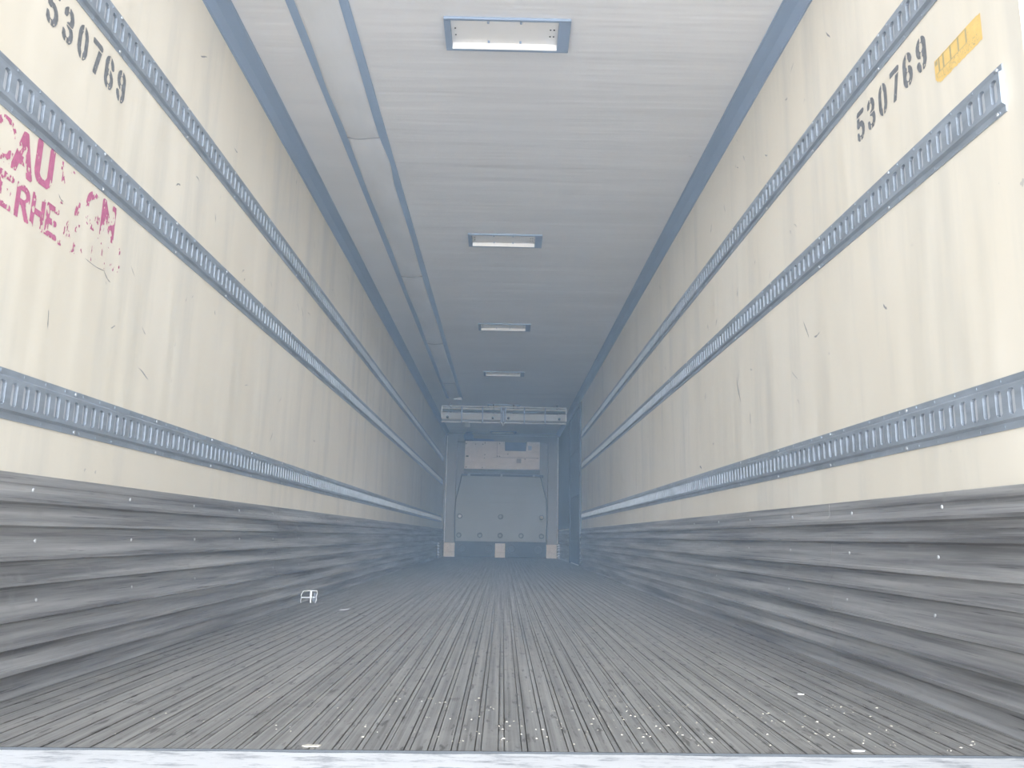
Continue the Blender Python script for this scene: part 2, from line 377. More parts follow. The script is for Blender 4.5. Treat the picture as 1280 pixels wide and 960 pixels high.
# ------------------------------------------------------------------ logistic tracks (E-track)
def track_mesh(s, n):
    """local: wall plane x=0, inward = -s x ; y from 0, z centred"""
    mb = MB(); P = 0.0508; Hh = 0.064; d0 = 0.0035; d1 = 0.013; sw = 0.0130; sh = 0.031; c = 0.006
    X = lambda d: -s*d
    L = n*P
    def strip(z0, a, z1, b): mb.quad((X(a), 0, z0), (X(a), L, z0), (X(b), L, z1), (X(b), 0, z1))
    strip(Hh, 0, Hh, d0); strip(Hh, d0, 0.047, d0); strip(0.047, d0, 0.041, d1)
    strip(-0.041, d1, -0.047, d0); strip(-0.047, d0, -Hh, d0); strip(-Hh, d0, -Hh, 0)
    for e in (0, L):
        mb.poly([(X(0), e, Hh), (X(d0), e, Hh), (X(d0), e, 0.047), (X(d1), e, 0.041), (X(d1), e, -0.041), (X(d0), e, -0.047), (X(d0), e, -Hh), (X(0), e, -Hh)])
    for i in range(n):
        y0 = i*P; y1 = y0+P; yc = (y0+y1)/2
        o = [(yc-sw+c, -sh), (yc+sw-c, -sh), (yc+sw, -sh+c), (yc+sw, sh-c), (yc+sw-c, sh), (yc-sw+c, sh), (yc-sw, sh-c), (yc-sw, -sh+c)]
        V = lambda p, d=d1: (X(d), p[0], p[1])
        lo, hi = -0.041, 0.041
        A, B, C, D = (y0, lo), (y1, lo), (y1, hi), (y0, hi)
        mb.quad(V(A), V(B), V(o[1]), V(o[0])); mb.quad(V(C), V(D), V(o[5]), V(o[4]))
        mb.quad(V(B), V(C), V(o[3]), V(o[2])); mb.quad(V(D), V(A), V(o[7]), V(o[6]))
        mb.poly([V(B), V(o[2]), V(o[1])]); mb.poly([V(C), V(o[4]), V(o[3])]); mb.poly([V(D), V(o[6]), V(o[5])]); mb.poly([V(A), V(o[0]), V(o[7])])
        for k in range(8):
            a, b = o[k], o[(k+1) % 8]; mb.quad(V(a), V(b), V(b, 0.003), V(a, 0.003))
        # small punched dimples on the flanges
        if i % 2 == 0:
            for z in (0.056, -0.056):
                mb.box(*sorted((X(d0), X(d0+0.0012))), yc-0.003, yc+0.003, z-0.003, z+0.003)
    return mb
def track(s, z, y0, n, label):
    t = thing('logistic_track', label, 'cargo track', (s*W, y0, z), 'cargo tracks on the %s wall' % ('left' if s < 0 else 'right'))
    key = ('track', s, n)
    if key in CACHE:
        for src in CACHE[key]: copy_part(src, t, src.location.copy())
        return t
    parts = []
    parts.append(track_mesh(s, n).build('rail', M['rail'], t, recalc=False))
    mb = MB(); mb.box(*sorted((-s*0.0012, -s*0.0030)), 0.002, n*0.0508-0.002, -0.040, 0.040)
    parts.append(mb.build('backing_strip', M['rail_back'], t))
    sm = MB(); sm.dome((0, 0, 0), '+x' if s < 0 else '-x', 0.0065, 0.004)
    so = sm.build('screw', M['screw'], t, smooth=True); k = 0
    L = n*0.0508; y = 0.02; first = True
    while y < L:
        for zz, oy in ((0.056, 0), (-0.056, 0.014)):
            loc = (-s*0.0035, y+oy, zz)
            if first: so.location = loc; parts.append(so); first = False
            else: parts.append(copy_part(so, t, loc))
        y += 0.57
    CACHE[key] = parts
    return t
CACHE = {}
nl = int((16.9-1.78)/0.0508); nr = int((12.48-1.78)/0.0508)
track(-1, 0.767, 1.78, nl, 'lowest slotted steel cargo track on the left wall, just above the scuff liner')
track(-1, 1.540, 1.78, nl, 'middle slotted steel cargo track on the left wall, right above the red lettering')
track(-1, 2.022, 1.78, nl, 'highest slotted steel cargo track on the left wall, above the stencilled number')
track(1, 0.767, 1.78, nr, 'lowest slotted steel cargo track on the right wall, just above the scuff liner')
track(1, 1.536, 1.78, nr, 'middle slotted steel cargo track on the right wall, its near end below the yellow sticker')
track(1, 2.022, 1.78, nr, 'highest slotted steel cargo track on the right wall, above the stencilled number')

# ------------------------------------------------------------------ ceiling lights
def make_light(label):
    t = thing('ceiling_light', label, 'light', (0, 0, ZC), 'ceiling lights down the middle of the trailer')
    x0, x1, y0, y1, h = -0.28, 0.28, -0.105, 0.105, 0.026
    mb = MB(); tw = 0.015                                     # thin upright rim, open below
    hn = 0.012; mb.box(x0, x1, y0, y0+tw, -hn, 0, 0.002); mb.box(x0, x1, y1-tw, y1, -h-0.004, 0, 0.002)
    mb.prism([(y0+tw, 0), (y0+tw, -hn), (y1-tw, -h-0.004), (y1-tw, 0)], 'x', x0, x0+0.028)
    mb.build('frame', M['lamp_frame'], t)
    mb = MB(); mb.prism([(y0+tw, 0), (y0+tw, -hn), (y1-tw, -h-0.004), (y1-tw, 0)], 'x', x1-0.052, x1)
    mb.build('wiring_cover', M['lamp_frame'], t)
    mb = MB(); xa, xb = x0+0.029, x1-0.053; ya, yb = y0+tw+0.001, y1-tw-0.001
    prof = [(ya, -0.010), (ya+0.010, -0.004), (yb-0.012, -0.004), (yb-0.004, -0.0295), (yb, -0.0295), (yb, -0.002), (ya, -0.002)]
    mb.prism(prof, 'x', xa, xb)
    tr = mb.build('reflector_tray', M['lamp_tray'], t)
    cm = MB(); cm.box(-0.005, 0.005, -0.006, 0.006, -0.008, 0, 0.002)
    c = cm.build('clip', M['lamp_frame'], t); pts = [(xx, yy, -0.004) for xx in (-0.085, 0.06) for yy in (ya+0.012, yb-0.026)]
    c.location = pts[0]
    for p in pts[1:]: copy_part(c, t, p)
    sm = MB(); sm.dome((0, 0, 0), '-z', 0.004, 0.003, 8)
    so = sm.build('screw', M['dark'], t); pts = [(xx, yy, -0.004) for xx in (xa+0.018, xb-0.018, xb-0.034) for yy in (-0.028, 0.020)]
    so.location = pts[0]
    for p in pts[1:]: copy_part(so, t, p)
    return t
LY = [3.24, 5.785, 8.35, 10.86, 13.66, 17.20]
LLAB = ['nearest of the rectangular ceiling lights, its tray and clips showing clearly',
        'second rectangular ceiling light counted from the open end',
        'third rectangular ceiling light counted from the open end',
        'fourth rectangular ceiling light, a thin bright bar well before the divider frames',
        'fifth rectangular ceiling light, a bright bar just above the divider frames',
        'farthest ceiling light, thin bright bar seen below the divider frames']
l0 = make_light(LLAB[0]); l0.location = (0.014, LY[0], ZC)
for y, lab in list(zip(LY, LLAB))[1:]:
    c = copy_tree(l0, (0.012, y, ZC)); c['label'] = lab

# ------------------------------------------------------------------ air chute under the ceiling
ch = thing('air_chute', 'white fabric air chute hung along the ceiling between two blue-grey strips', 'air duct', (0, 0, ZC-0.001))
XA, XB = -0.892, -0.708
mb = MB(); ys = [1.80+0.06*i for i in range(int((12.85-1.80)/0.06)+1)]; seams = [4.22, 6.69, 9.16, 11.63]; NS = 12; rows = []
for y in ys:
    dmin = min(abs(y-s_) for s_ in seams); pinch = 1-0.75*math.exp(-(dmin/0.05)**2)
    sag = (0.022+0.006*math.sin(y*1.7)+0.004*math.sin(y*5.3))*pinch
    oa = 0.014*math.exp(-((y-3.75)/0.28)**2)+0.004*math.sin(y*2.9); ob = 0.018*math.exp(-((y-4.55)/0.22)**2)+0.004*math.sin(y*2.3+1)
    rows.append([(XA-oa+(XB+ob-XA+oa)*k/NS, y, -0.007-sag*math.sin(math.pi*k/NS)**0.7-0.001*math.sin(9*k+y*8)) for k in range(NS+1)])
for a, b in zip(rows, rows[1:]):
    for k in range(NS): mb.quad(a[k], a[k+1], b[k+1], b[k])
for k in range(NS):     # upper skin against the ceiling gives the cloth its thickness
    for a, b in ((rows[0], rows[0]),): pass
fab = mb.build('fabric', M['fabric'], ch, smooth=True)
md = fab.modifiers.new('thickness', 'SOLIDIFY'); md.thickness = 0.002; md.offset = 0
for q, (xa, xb) in enumerate(((-0.934, -0.889), (-0.712, -0.664))):
    mb = MB(); mb.box(xa, xb, 1.80, 13.0, -0.006, 0.0, 0.0015); mb.build('fastening_strip', M['strip'], ch)
for s_ in seams:
    mb = MB(); mb.sweep([(XA+(XB-XA)*k/6, s_+0.006*math.sin(k), -0.0125-0.008*math.sin(math.pi*k/6)) for k in range(7)], 0.0035, 6)
    mb.build('cross_seam', M['seam'], ch, smooth=True)
mb = MB(); mb.box(XA+0.09, XB+0.03, 12.86, 13.02, -0.05, -0.007, 0.005); mb.build('end_closure', M['fabric'], ch)

# ------------------------------------------------------------------ divider frames stowed under the ceiling
def divider(x0, x1, ups, label, knobs, endx):
    t = thing('divider_frame', label, 'divider frame', ((x0+x1)/2, 13.5, 2.32), 'stowed divider frames')
    ox, oz = (x0+x1)/2, 2.32
    for z, r in ((2.606, 0.010), (2.566, 0.012), (2.335, 0.009)):
        mb = MB(); mb.box(x0-ox, x1-ox, -0.012, 0.01, z-oz-r, z-oz+r, 0.003); mb.build('rail', M['white'], t)
    mb = MB(); mb.prism([(-0.012, 2.485-oz), (0.0, 2.497-oz), (0.25, 2.497-oz), (0.25, 2.372-oz), (0.0, 2.372-oz), (-0.012, 2.385-oz)], 'x', x0-ox+0.004, x1-ox-0.004)
    mb.build('folded_panel', M['panel_grey'], t)
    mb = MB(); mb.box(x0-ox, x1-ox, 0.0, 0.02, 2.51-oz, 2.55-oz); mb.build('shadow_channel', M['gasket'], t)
    for ux in ups:
        mb = MB(); mb.box(ux-ox-0.010, ux-ox+0.010, -0.028, -0.014, 2.325-oz, 2.60-oz, 0.003); mb.build('upright', M['cove'], t)
    mb = MB(); mb.box(endx-ox-0.008, endx-ox+0.008, -0.03, 0.01, (2.37 if endx > 0 else 2.40)-oz, 2.59-oz, 0.003)
    mb.build('end_plate', M['bright_metal'], t)
    for kx in knobs:
        mb = MB(); mb.dome((kx-ox, -0.012, 2.415-oz), '-y', 0.026, 0.03, 12); mb.build('knob', M['gasket'], t, smooth=True)
    for hx in (x0+0.15, x1-0.15):
        mb = MB(); mb.box(hx-ox-0.012, hx-ox+0.012, 0.05, 0.08, 2.49-oz, ZC-oz); mb.build('hanger', M['gasket'], t)
    return t
divider(-1.045, -0.015, (-0.70, -0.346, -0.03), 'left half of the slatted metal divider frame stowed under the ceiling', (-0.94, -0.165), -1.04)
divider(0.030, 1.080, (0.045, 0.365, 0.72), 'right half of the slatted metal divider frame stowed under the ceiling', (0.10, 0.965), 1.078)
lt = thing('centre_latch', 'small white latch hanging between the two stowed divider frame halves', 'latch', (0.0, 13.46, 2.30))
mb = MB(); mb.sweep([(-0.05, 0, 0.035), (-0.012, 0, 0.03), (0.0, 0, -0.025)], 0.008, 6); mb.build('hook', M['white'], lt, smooth=True)
mb = MB(); mb.sweep([(0.065, 0, 0.035), (0.02, 0, 0.02), (0.018, 0, -0.02)], 0.007, 6); mb.build('lever', M['white'], lt, smooth=True)
mb = MB(); mb.box(-0.012, 0.026, 0.0, 0.02, 0.04, 0.25, 0.004); mb.build('mounting_bar', M['cove'], lt)

# ------------------------------------------------------------------ front end: lining, return-air bulkhead, evaporator
mb = MB()
mb.box(-1.185, -0.99, 17.25, YF-0.002, 0.02, 2.585, 0.006); mb.box(0.985, 1.188, 17.25, YF-0.002, 0.02, 2.595, 0.006); mb.box(-0.989, 0.984, 17.252, YF-0.002, 2.44, 2.59, 0.006)
tag(mb.build('trim_8', M['front_liner']), 'grey surround lining the front wall around the return-air panel', 'wall lining', kind='structure')
for n, (xa, xb) in ((9, (-1.203, -1.187)), (10, (1.190, 1.206))):
    mb = MB(); mb.box(xa, xb, 17.20, YF-0.002, 0.30, 2.56, 0.002)
    tag(mb.build('trim_%d' % n, M['white']), 'thin white vertical edging on the %s of the front wall' % ('left' if xa < 0 else 'right'), 'trim', kind='structure')

ra = thing('return_air_bulkhead', 'large grey return-air panel with tapered shoulders below the evaporator cover', 'air panel', (0, 17.15, 0.33))
out2 = [(-0.965, 0.325), (-0.984, 0.86), (-0.972, 1.19), (-0.905, 1.47), (-0.865, 1.69), (0.825, 1.69), (0.873, 1.50), (0.951, 1.21), (0.963, 0.88), (0.955, 0.335)]
mb = MB(); mb.prism([(x, z-0.33) for x, z in out2], 'y', 0.0, 0.095); mb.build('panel', M['return'], ra)
for half_ in (out2[:5], out2[5:]):
    mb = MB(); mb.sweep([(a[0], -0.004, a[1]-0.33) for a in half_], 0.012, 6)
    mb.build('edge_gasket', M['gasket'], ra, smooth=True)
for z in (1.50, 1.313, 1.13):
    mb = MB(); mb.box(-0.80, 0.78, -0.006, 0.001, z-0.33-0.006, z-0.33+0.006, 0.002); mb.build('rib', M['return'], ra)
for xb in (-0.87, -0.735, -0.67, 0.675):
    pass
BLT = [(-0.877, 0.843, 1), (-0.012, 0.845, 0), (0.852, 0.845, 1), (-0.886, 0.449, 0), (-0.445, 0.454, 0), (-0.015, 0.456, 0), (0.426, 0.456, 0), (0.856, 0.452, 0)]
for x, z, wh in BLT:
    mb = MB(); mb.sweep([(x+0.045*math.cos(a*math.pi/8), -0.004, z-0.33+0.045*math.sin(a*math.pi/8)) for a in range(16)], 0.011, 6, closed=True)
    g = mb.build('bolt_cup', M['gasket'], ra, smooth=True)
    mb = MB(); mb.dome((x, 0.0, z-0.33), '-y', 0.036, 0.012, 14)
    b_ = mb.build('bolt_head', M['white'] if wh else M['return'], g, smooth=True)
    if wh: b_['label'] = 'white bolt head'

ev = thing('evaporator_cover', 'brushed stainless evaporator cover with a dark rectangular opening, high on the front wall', 'refrigeration unit', (0, 17.0, 1.83))
oz = 1.83
mb = MB()
cover = [(-0.805, 1.832), (0.792, 1.846), (0.795, 2.428), (0.522, 2.428), (0.500, 2.229), (0.050, 2.229), (0.046, 2.428), (-0.796, 2.428)]
mb.prism([(x, z-oz) for x, z in cover], 'y', 0.0, 0.24); mb.build('cover', M['stainless'], ev)
mb = MB(); mb.box(0.052, 0.50, 0.10, 0.14, 2.231-oz, 2.425-oz); mb.build('opening_back', M['blue'], ev)
mb = MB(); mb.prism([(0.0, 1.828-oz), (0.24, 1.828-oz), (0.24, 1.745-oz), (0.05, 1.745-oz)], 'x', -0.81, 0.80); mb.build('lower_lip', M['return'], ev)
mb = MB(); mb.box(-0.394, -0.386, -0.006, 0.001, 1.85-oz, 2.10-oz); mb.build('seam', M['white'], ev)
mb = MB(); mb.box(-0.20, 0.78, -0.003, 0.001, 2.082-oz, 2.090-oz); mb.build('seam', M['seam'], ev)
mb = MB(); mb.box(-0.121, -0.114, -0.003, 0.001, 2.085-oz, 2.42-oz); mb.build('seam', M['seam'], ev)
mb = MB(); mb.box(0.30, 0.40, -0.008, 0.001, 1.975-oz, 2.065-oz, 0.003); mb.build('vent_grille', M['seam'], ev)
mb = MB(); mb.box(0.545, 0.62, -0.008, 0.001, 2.25-oz, 2.34-oz, 0.003); mb.build('switch_plate', M['cove'], ev)
mb = MB(); mb.box(-0.775, -0.72, -0.012, 0.001, 2.085-oz, 2.115-oz, 0.004); mb.build('latch', M['gasket'], ev)
first = None
for x, z in ((-0.775, 2.37), (-0.575, 2.36), (-0.42, 2.36), (-0.375, 2.39), (-0.375, 2.14), (-0.385, 2.07), (-0.11, 2.11), (-0.06, 2.11), (-0.065, 2.385), (0.115, 2.16), (0.48, 2.06), (-0.765, 1.87), (-0.42, 1.865), (0.74, 2.08)):
    if first is None:
        mb = MB(); mb.dome((0, 0, 0), '-y', 0.011, 0.008, 8); first = mb.build('screw', M['gasket'], ev); first.location = (x, 0, z-oz)
    else: copy_part(first, ev, (x, 0, z-oz))

rb = thing('return_air_slot', 'dark slotted bar between the evaporator cover and the grey panel', 'vent', (0, 17.13, 1.70))
for xa, xb in ((-0.87, -0.735), (-0.675, -0.03), (0.01, 0.66), (0.70, 0.885)):
    mb = MB(); mb.box(xa, xb, 0.0, 0.11, -0.005, 0.04, 0.004); mb.build('slot', M['dark'], rb)
mb = MB(); mb.box(-0.88, 0.89, 0.03, 0.115, -0.008, 0.043, 0.004); mb.build('bar', M['return'], rb)

# blue cuff and white box above the evaporator
cuff = thing('duct_cuff', 'blue fabric cuff over the left of the evaporator cover', 'duct cuff', (-0.72, 17.0, 2.43))
mb = MB(); mb.prism([(-0.10, 0.02), (-0.12, 0.12), (-0.06, 0.19), (0.05, 0.19), (0.09, 0.12), (0.08, 0.02)], 'y', 0.0, 0.2); mb.build('cuff', M['blue'], cuff)
mb = MB(); mb.prism([(0.085, 0.0), (0.085, 0.055), (0.50, 0.045), (0.56, 0.0)], 'y', 0.02, 0.2); mb.build('band', M['blue'], cuff)
mb = MB(); mb.box(-0.05, 0.05, -0.04, 0.05, -0.09, 0.0, 0.006)
jb = mb.build('junction_box', M['lamp_tray'], off=(-0.715, 15.9, ZC)); tag(jb, 'small white box on the ceiling above the blue cuff', 'junction box')

# openings under the panel and pale feet
mb = MB(); mb.box(-0.985, 0.985, 17.36, 17.40, 0.0, 0.33)
lw = tag(mb.build('trim_11', M['dark']), 'dark return-air opening under the grey panel', 'vent opening', kind='structure')
for x in (-0.82, -0.24, 0.23, 0.80):
    mb = MB(); mb.sweep([(x+0.075*math.cos(a*math.pi/10), 17.355, 0.17+0.075*math.sin(a*math.pi/10)) for a in range(20)], 0.014, 6, closed=True)
    mb.build('drain_ring', M['door'], lw, smooth=True)
FEET = [(-1.192, -0.967, 0.29, 'pale foot block under the left end of the front wall'), (-0.118, 0.094, 0.295, 'pale square foot block under the middle of the grey panel'), (0.962, 1.175, 0.285, 'scuffed foot block under the right end of the front wall')]
for xa, xb, h, lab in FEET:
    t = thing('foot_block', lab, 'foot block', ((xa+xb)/2, 17.12, 0), 'foot blocks at the front wall'); hw = (xb-xa)/2
    mb = MB(); mb.box(-hw, hw, 0.0, 0.12, 0.11, h, 0.006); mb.build('upper_block', M['foot'], t)
    mb = MB(); mb.box(-hw, hw, -0.006, 0.12, 0.001, 0.108, 0.006); mb.build('lower_block', M['foot'], t)
# bent floor latches against both side walls
for s, x, y, lab in ((-1, -1.225, 16.0, 'bright metal latch at the foot of the left wall by the front'), (1, 1.212, 16.9, 'battered pale metal latch at the foot of the right wall by the front')):
    t = thing('floor_latch', lab, 'latch', (x, y, 0.001), 'floor latches')
    mb = MB(); mb.box(-0.02, 0.012, -0.01, 0.01, 0.0, 0.30, 0.003); mb.build('plate', M['cove'], t)
    mb = MB()
    for z in (0.05, 0.10, 0.17, 0.22, 0.27): mb.sweep([(-0.045, -0.02, z), (0.0, -0.03, z+0.02), (0.03, -0.02, z+0.005)], 0.009, 6)
    mb.build('hook', M['bright_metal'], t, smooth=True)

# ------------------------------------------------------------------ lettering
def seg(a, b): return [(a, b)]
def arc(cx, cy, rx, ry, a0, a1, n=14):
    p = [(cx+rx*math.cos(math.radians(a0+(a1-a0)*i/n)), cy+ry*math.sin(math.radians(a0+(a1-a0)*i/n))) for i in range(n+1)]
    return list(zip(p, p[1:]))
# unit glyphs: x 0..0.56, y 0..1 ; strokes, and gaps (x0,x1,y0,y1) where the stencil bridges
G = {
 '0': (arc(.28, .62, .19, .30, 0, 180)+arc(.28, .38, .19, .30, 180, 360)+seg((.09, .62), (.09, .38))+seg((.47, .62), (.47, .38)), [(.245, .315, 0, 1)]),
 '3': (arc(.25, .71, .18, .21, -85, 165)+arc(.25, .28, .20, .22, -165, 85), [(.20, .26, .0, .12), (.20, .26, .88, 1), (.0, .9, .485, .515)]),
 '5': (seg((.12, .93), (.46, .93))+seg((.12, .93), (.10, .55))+arc(.25, .32, .21, .25, -160, 120), [(0, .6, .80, .84), (.20, .26, 0, .14)]),
 '6': (arc(.28, .68, .19, .25, 15, 180)+seg((.09, .68), (.09, .30))+arc(.28, .30, .19, .23, 0, 360), [(.245, .315, 0, .14), (.245, .315, .45, 1)]),
 '7': (seg((.06, .93), (.50, .93))+seg((.48, .90), (.24, .06)), [(0, .6, .79, .835)]),
 '9': (arc(.28, .70, .19, .23, 0, 360)+seg((.47, .70), (.47, .32))+arc(.28, .32, .19, .25, -165, 0), [(.245, .315, .86, 1), (.245, .315, 0, .55)]),
 'A': (seg((.06, .04), (.28, .95))+seg((.28, .95), (.50, .04))+seg((.13, .33), (.43, .33)), []),
 'C': (arc(.30, .66, .20, .27, 20, 180)+seg((.10, .66), (.10, .34))+arc(.30, .34, .20, .27, 180, 340), []),
 'U': (seg((.09, .96), (.09, .30))+arc(.28, .30, .19, .24, 180, 360)+seg((.47, .30), (.47, .96)), []),
 'T': (seg((.04, .92), (.52, .92))+seg((.28, .92), (.28, .04)), []),
 'I': (seg((.28, .96), (.28, .04)), []),
 'O': (arc(.28, .62, .19, .30, 0, 180)+arc(.28, .38, .19, .30, 180, 360)+seg((.09, .62), (.09, .38))+seg((.47, .62), (.47, .38)), []),
 'N': (seg((.08, .04), (.08, .96))+seg((.08, .94), (.48, .06))+seg((.48, .04), (.48, .96)), []),
 'V': (seg((.05, .96), (.28, .05))+seg((.28, .05), (.51, .96)), []),
 'E': (seg((.10, .05), (.10, .95))+seg((.10, .93), (.48, .93))+seg((.10, .50), (.42, .50))+seg((.10, .07), (.48, .07)), []),
 'R': (seg((.09, .04), (.09, .96))+arc(.26, .71, .20, .22, -90, 90)+seg((.09, .93), (.26, .93))+seg((.09, .49), (.26, .49))+seg((.28, .48), (.49, .04)), []),
 'H': (seg((.09, .04), (.09, .96))+seg((.47, .04), (.47, .96))+seg((.09, .50), (.47, .50)), []),
 'D': (seg((.09, .05), (.09, .95))+arc(.22, .5, .26, .44, -90, 90)+seg((.09, .06), (.22, .06))+seg((.09, .94), (.22, .94)), []),
}
def sd(px, py, a, b):
    dx, dy = b[0]-a[0], b[1]-a[1]; L = dx*dx+dy*dy
    t = 0 if L == 0 else max(0, min(1, ((px-a[0])*dx+(py-a[1])*dy)/L))
    return math.hypot(px-a[0]-t*dx, py-a[1]-t*dy)
def h2(i, j, s=0):
    n = (i*374761393 + j*668265263 + s*1274126177) & 0xffffffff
    n = ((n ^ (n >> 13))*1274126177) & 0xffffffff
    return ((n ^ (n >> 16)) & 0xffff)/65535.0
def vn(x, y, s=0):
    i, j = math.floor(x), math.floor(y); u, v = x-i, y-j; u = u*u*(3-2*u); v = v*v*(3-2*v)
    return (h2(i, j, s)*(1-u)+h2(i+1, j, s)*u)*(1-v)+(h2(i, j+1, s)*(1-u)+h2(i+1, j+1, s)*u)*v
def glyph(mb, chh, height, width, thick, side, keep=None, ox=0.0, cell=0.0016):
    """flat paint, glyph centre at local origin; side -1: left wall (reads along +y); side 1: right wall (reads along -y)"""
    strokes, gaps = G[chh]; nx = int(width*1.1/cell); nz = int(height*1.04/cell)
    kx = 0.56/width
    d = 0.0009*(-side)
    for j in range(nz):
        gy = (j+.5)*cell/height
        run = None
        for i in range(nx+1):
            gx = (i+.5)*cell*kx
            on = i < nx and not any(a <= gx <= b and c <= gy <= e for a, b, c, e in gaps)
            if on:
                on = min(sd(gx/kx, gy*height, (a[0]/kx, a[1]*height), (b[0]/kx, b[1]*height)) for a, b in strokes) < thick/2
            if on and keep: on = keep(gx/kx+ox, gy*height)
            if on and run is None: run = i
            if not on and run is not None:
                ua, ub = run*cell-width/2, i*cell-width/2; za, zb = j*cell-height/2, (j+1)*cell-height/2
                ya, yb = (ua, ub) if side < 0 else (-ua, -ub)
                mb.quad((d, ya, za), (d, yb, za), (d, yb, zb), (d, ya, zb)); run = None
def keep_black(x, z): return vn(x*260, z*260, 3)*0.6+vn(x*90, z*90, 5)*0.4 > 0.17
# stencilled 530769 on both walls
for side, ys, zs, hh, lab in ((-1, [2.017+0.0807*i for i in range(6)], [1.8600+0.0005*i for i in range(6)], 0.108, 'grey stencilled number 530769 on the left wall'),
                              (1, [2.539-0.0815*i for i in range(6)], [1.8500+0.0012*i for i in range(6)], 0.108, 'grey stencilled number 530769 on the right wall, beside the yellow sticker')):
    t = thing('stencilled_number', lab, 'painted number', (side*W, ys[0], 1.86), 'stencilled numbers')
    for k, c in enumerate('530769'):
        mb = MB(); glyph(mb, c, hh, 0.056, 0.0195, side, keep_black)
        mb.build('digit', M['paint_black'], t, recalc=False, off=(0, ys[k]-ys[0], zs[k]-1.86))
# worn red warning on the left wall
t = thing('painted_warning', 'worn red CAUTION lettering flaking off the left wall below the middle track', 'painted sign', (-W, 2.0, 1.35))
def worn(level, s):
    def k(x, z): return vn(x*75, z*42, s)*0.62 + vn(x*210, z*120, s+9)*0.38 > level
    return k
for c, y, z, lv in (('C', 1.895, 1.40, .49), ('A', 1.98, 1.40, .37), ('U', 2.075, 1.413, .30), ('T', 2.175, 1.405, .68), ('I', 2.26, 1.40, .68), ('O', 2.345, 1.395, .60), ('N', 2.44, 1.400, .44)):
    mb = MB(); glyph(mb, c, 0.118, 0.090, 0.025, -1, worn(lv, int(y*100)))
    mb.build('letter', M['paint_red'], t, recalc=False, off=(0, y-2.0, z-1.35))
for c, y, z, lv in (('V', 1.83, 1.272, .45), ('E', 1.925, 1.274, .45), ('R', 2.003, 1.273, .37), ('H', 2.072, 1.275, .36), ('E', 2.140, 1.276, .35), ('A', 2.215, 1.272, .70), ('D', 2.285, 1.275, .70), ('D', 2.395, 1.287, .75), ('O', 2.455, 1.29, .76), ('O', 2.515, 1.30, .72)):
    mb = MB(); glyph(mb, c, 0.092, 0.066, 0.018, -1, worn(lv, int(y*77)))
    mb.build('letter', M['paint_red'], t, recalc=False, off=(0, y-2.0, z-1.35))

# yellow sticker, torn at its far lower corner, with worn grey printing
st = thing('sticker', 'torn yellow sticker with worn grey print near the top of the right wall', 'sticker', (W, 1.957, 1.752))
mb = MB(); X = -0.0008
nS = 60; half = 0.112; pts_t = []; pts_b = []
for i in range(nS+1):
    u = -half+2*half*i/nS              # u along +y (towards the front)
    zt = 0.038+0.0015*(vn(i*0.7, 1, 2)-.5)
    zb = -0.040+0.004*(vn(i*0.9, 5, 4)-.5)
    if u > 0.085: zb += 0.028*vn(i*1.3, 2, 6)*(u-0.085)/0.027
    if u < -0.10: zt -= 0.002
    pts_t.append((X, u, zt)); pts_b.append((X, u, zb))
for i in range(nS): mb.quad(pts_b[i], pts_b[i+1], pts_t[i+1], pts_t[i])
mb.build('film', M['sticker'], st, recalc=False)
mb = MB(); X2 = -0.0013
def rect(u0, u1, z0, z1): mb.quad((X2, u0, z0), (X2, u1, z0), (X2, u1, z1), (X2, u0, z1))
rect(-0.045, 0.108, -0.0082, -0.0062); rect(0.095, 0.108, 0.02, 0.034)
for u in (-0.045, -0.008, 0.030, 0.066, 0.088): rect(u-0.0036, u+0.0036, -0.006, 0.036)
rect(-0.045, 0.10, 0.0330, 0.0348)
for i in range(170):
    u = rnd.uniform(-0.104, 0.105); z = rnd.uniform(-0.034, -0.010); q = rnd.uniform(0.0005, 0.0012); rect(u-q, u+q*1.5, z-q, z+q)
for i in range(20):
    u = rnd.uniform(-0.104, -0.05); z = rnd.uniform(-0.01, 0.03); q = rnd.uniform(0.0005, 0.001); rect(u-q, u+q, z-q, z+q)
mb.build('print', M['sticker_print'], st, recalc=False)

# rub marks and scratches on the walls
def marks(side, items, wallobj):
    mb = MB()
    for (y, z, dy, dz, wd) in items:
        n = 7; pts = []
        for i in range(n+1):
            f = i/n; pts.append((y+dy*f+0.006*math.sin(f*5+y*9)*abs(dz+0.02)*4, z+dz*f+0.004*math.sin(f*4+z*7), wd*math.sin(math.pi*f)**0.5*(0.5+h2(i, int(y*100), 3))))
        nx, nz = -dz, dy; L = math.hypot(nx, nz) or 1; nx /= L; nz /= L
        for a, b in zip(pts, pts[1:]):
            mb.quad((side*(W-0.0008), a[0]-nx*a[2]/2, a[1]-nz*a[2]/2), (side*(W-0.0008), b[0]-nx*b[2]/2, b[1]-nz*b[2]/2), (side*(W-0.0008), b[0]+nx*b[2]/2, b[1]+nz*b[2]/2), (side*(W-0.0008), a[0]+nx*a[2]/2, a[1]+nz*a[2]/2))
    mb.build('scratch', M['mark'], wallobj, recalc=False)
ML = [(2.33, 1.235, 0.13, 0.005, 0.003), (2.45, 1.235, 0.05, -0.02, 0.004), (2.75, 0.985, 0.09, -0.02, 0.004), (2.18, 1.03, 0.01, -0.05, 0.004)]
MR = [(3.1, 1.23, 0.05, 0.09, 0.006), (4.05, 1.12, 0.06, 0.16, 0.010), (4.9, 0.86, 0.05, 0.02, 0.012), (3.9, 1.05, 0.0, -0.05, 0.006), (2.45, 1.16, 0.02, 0.03, 0.008)]
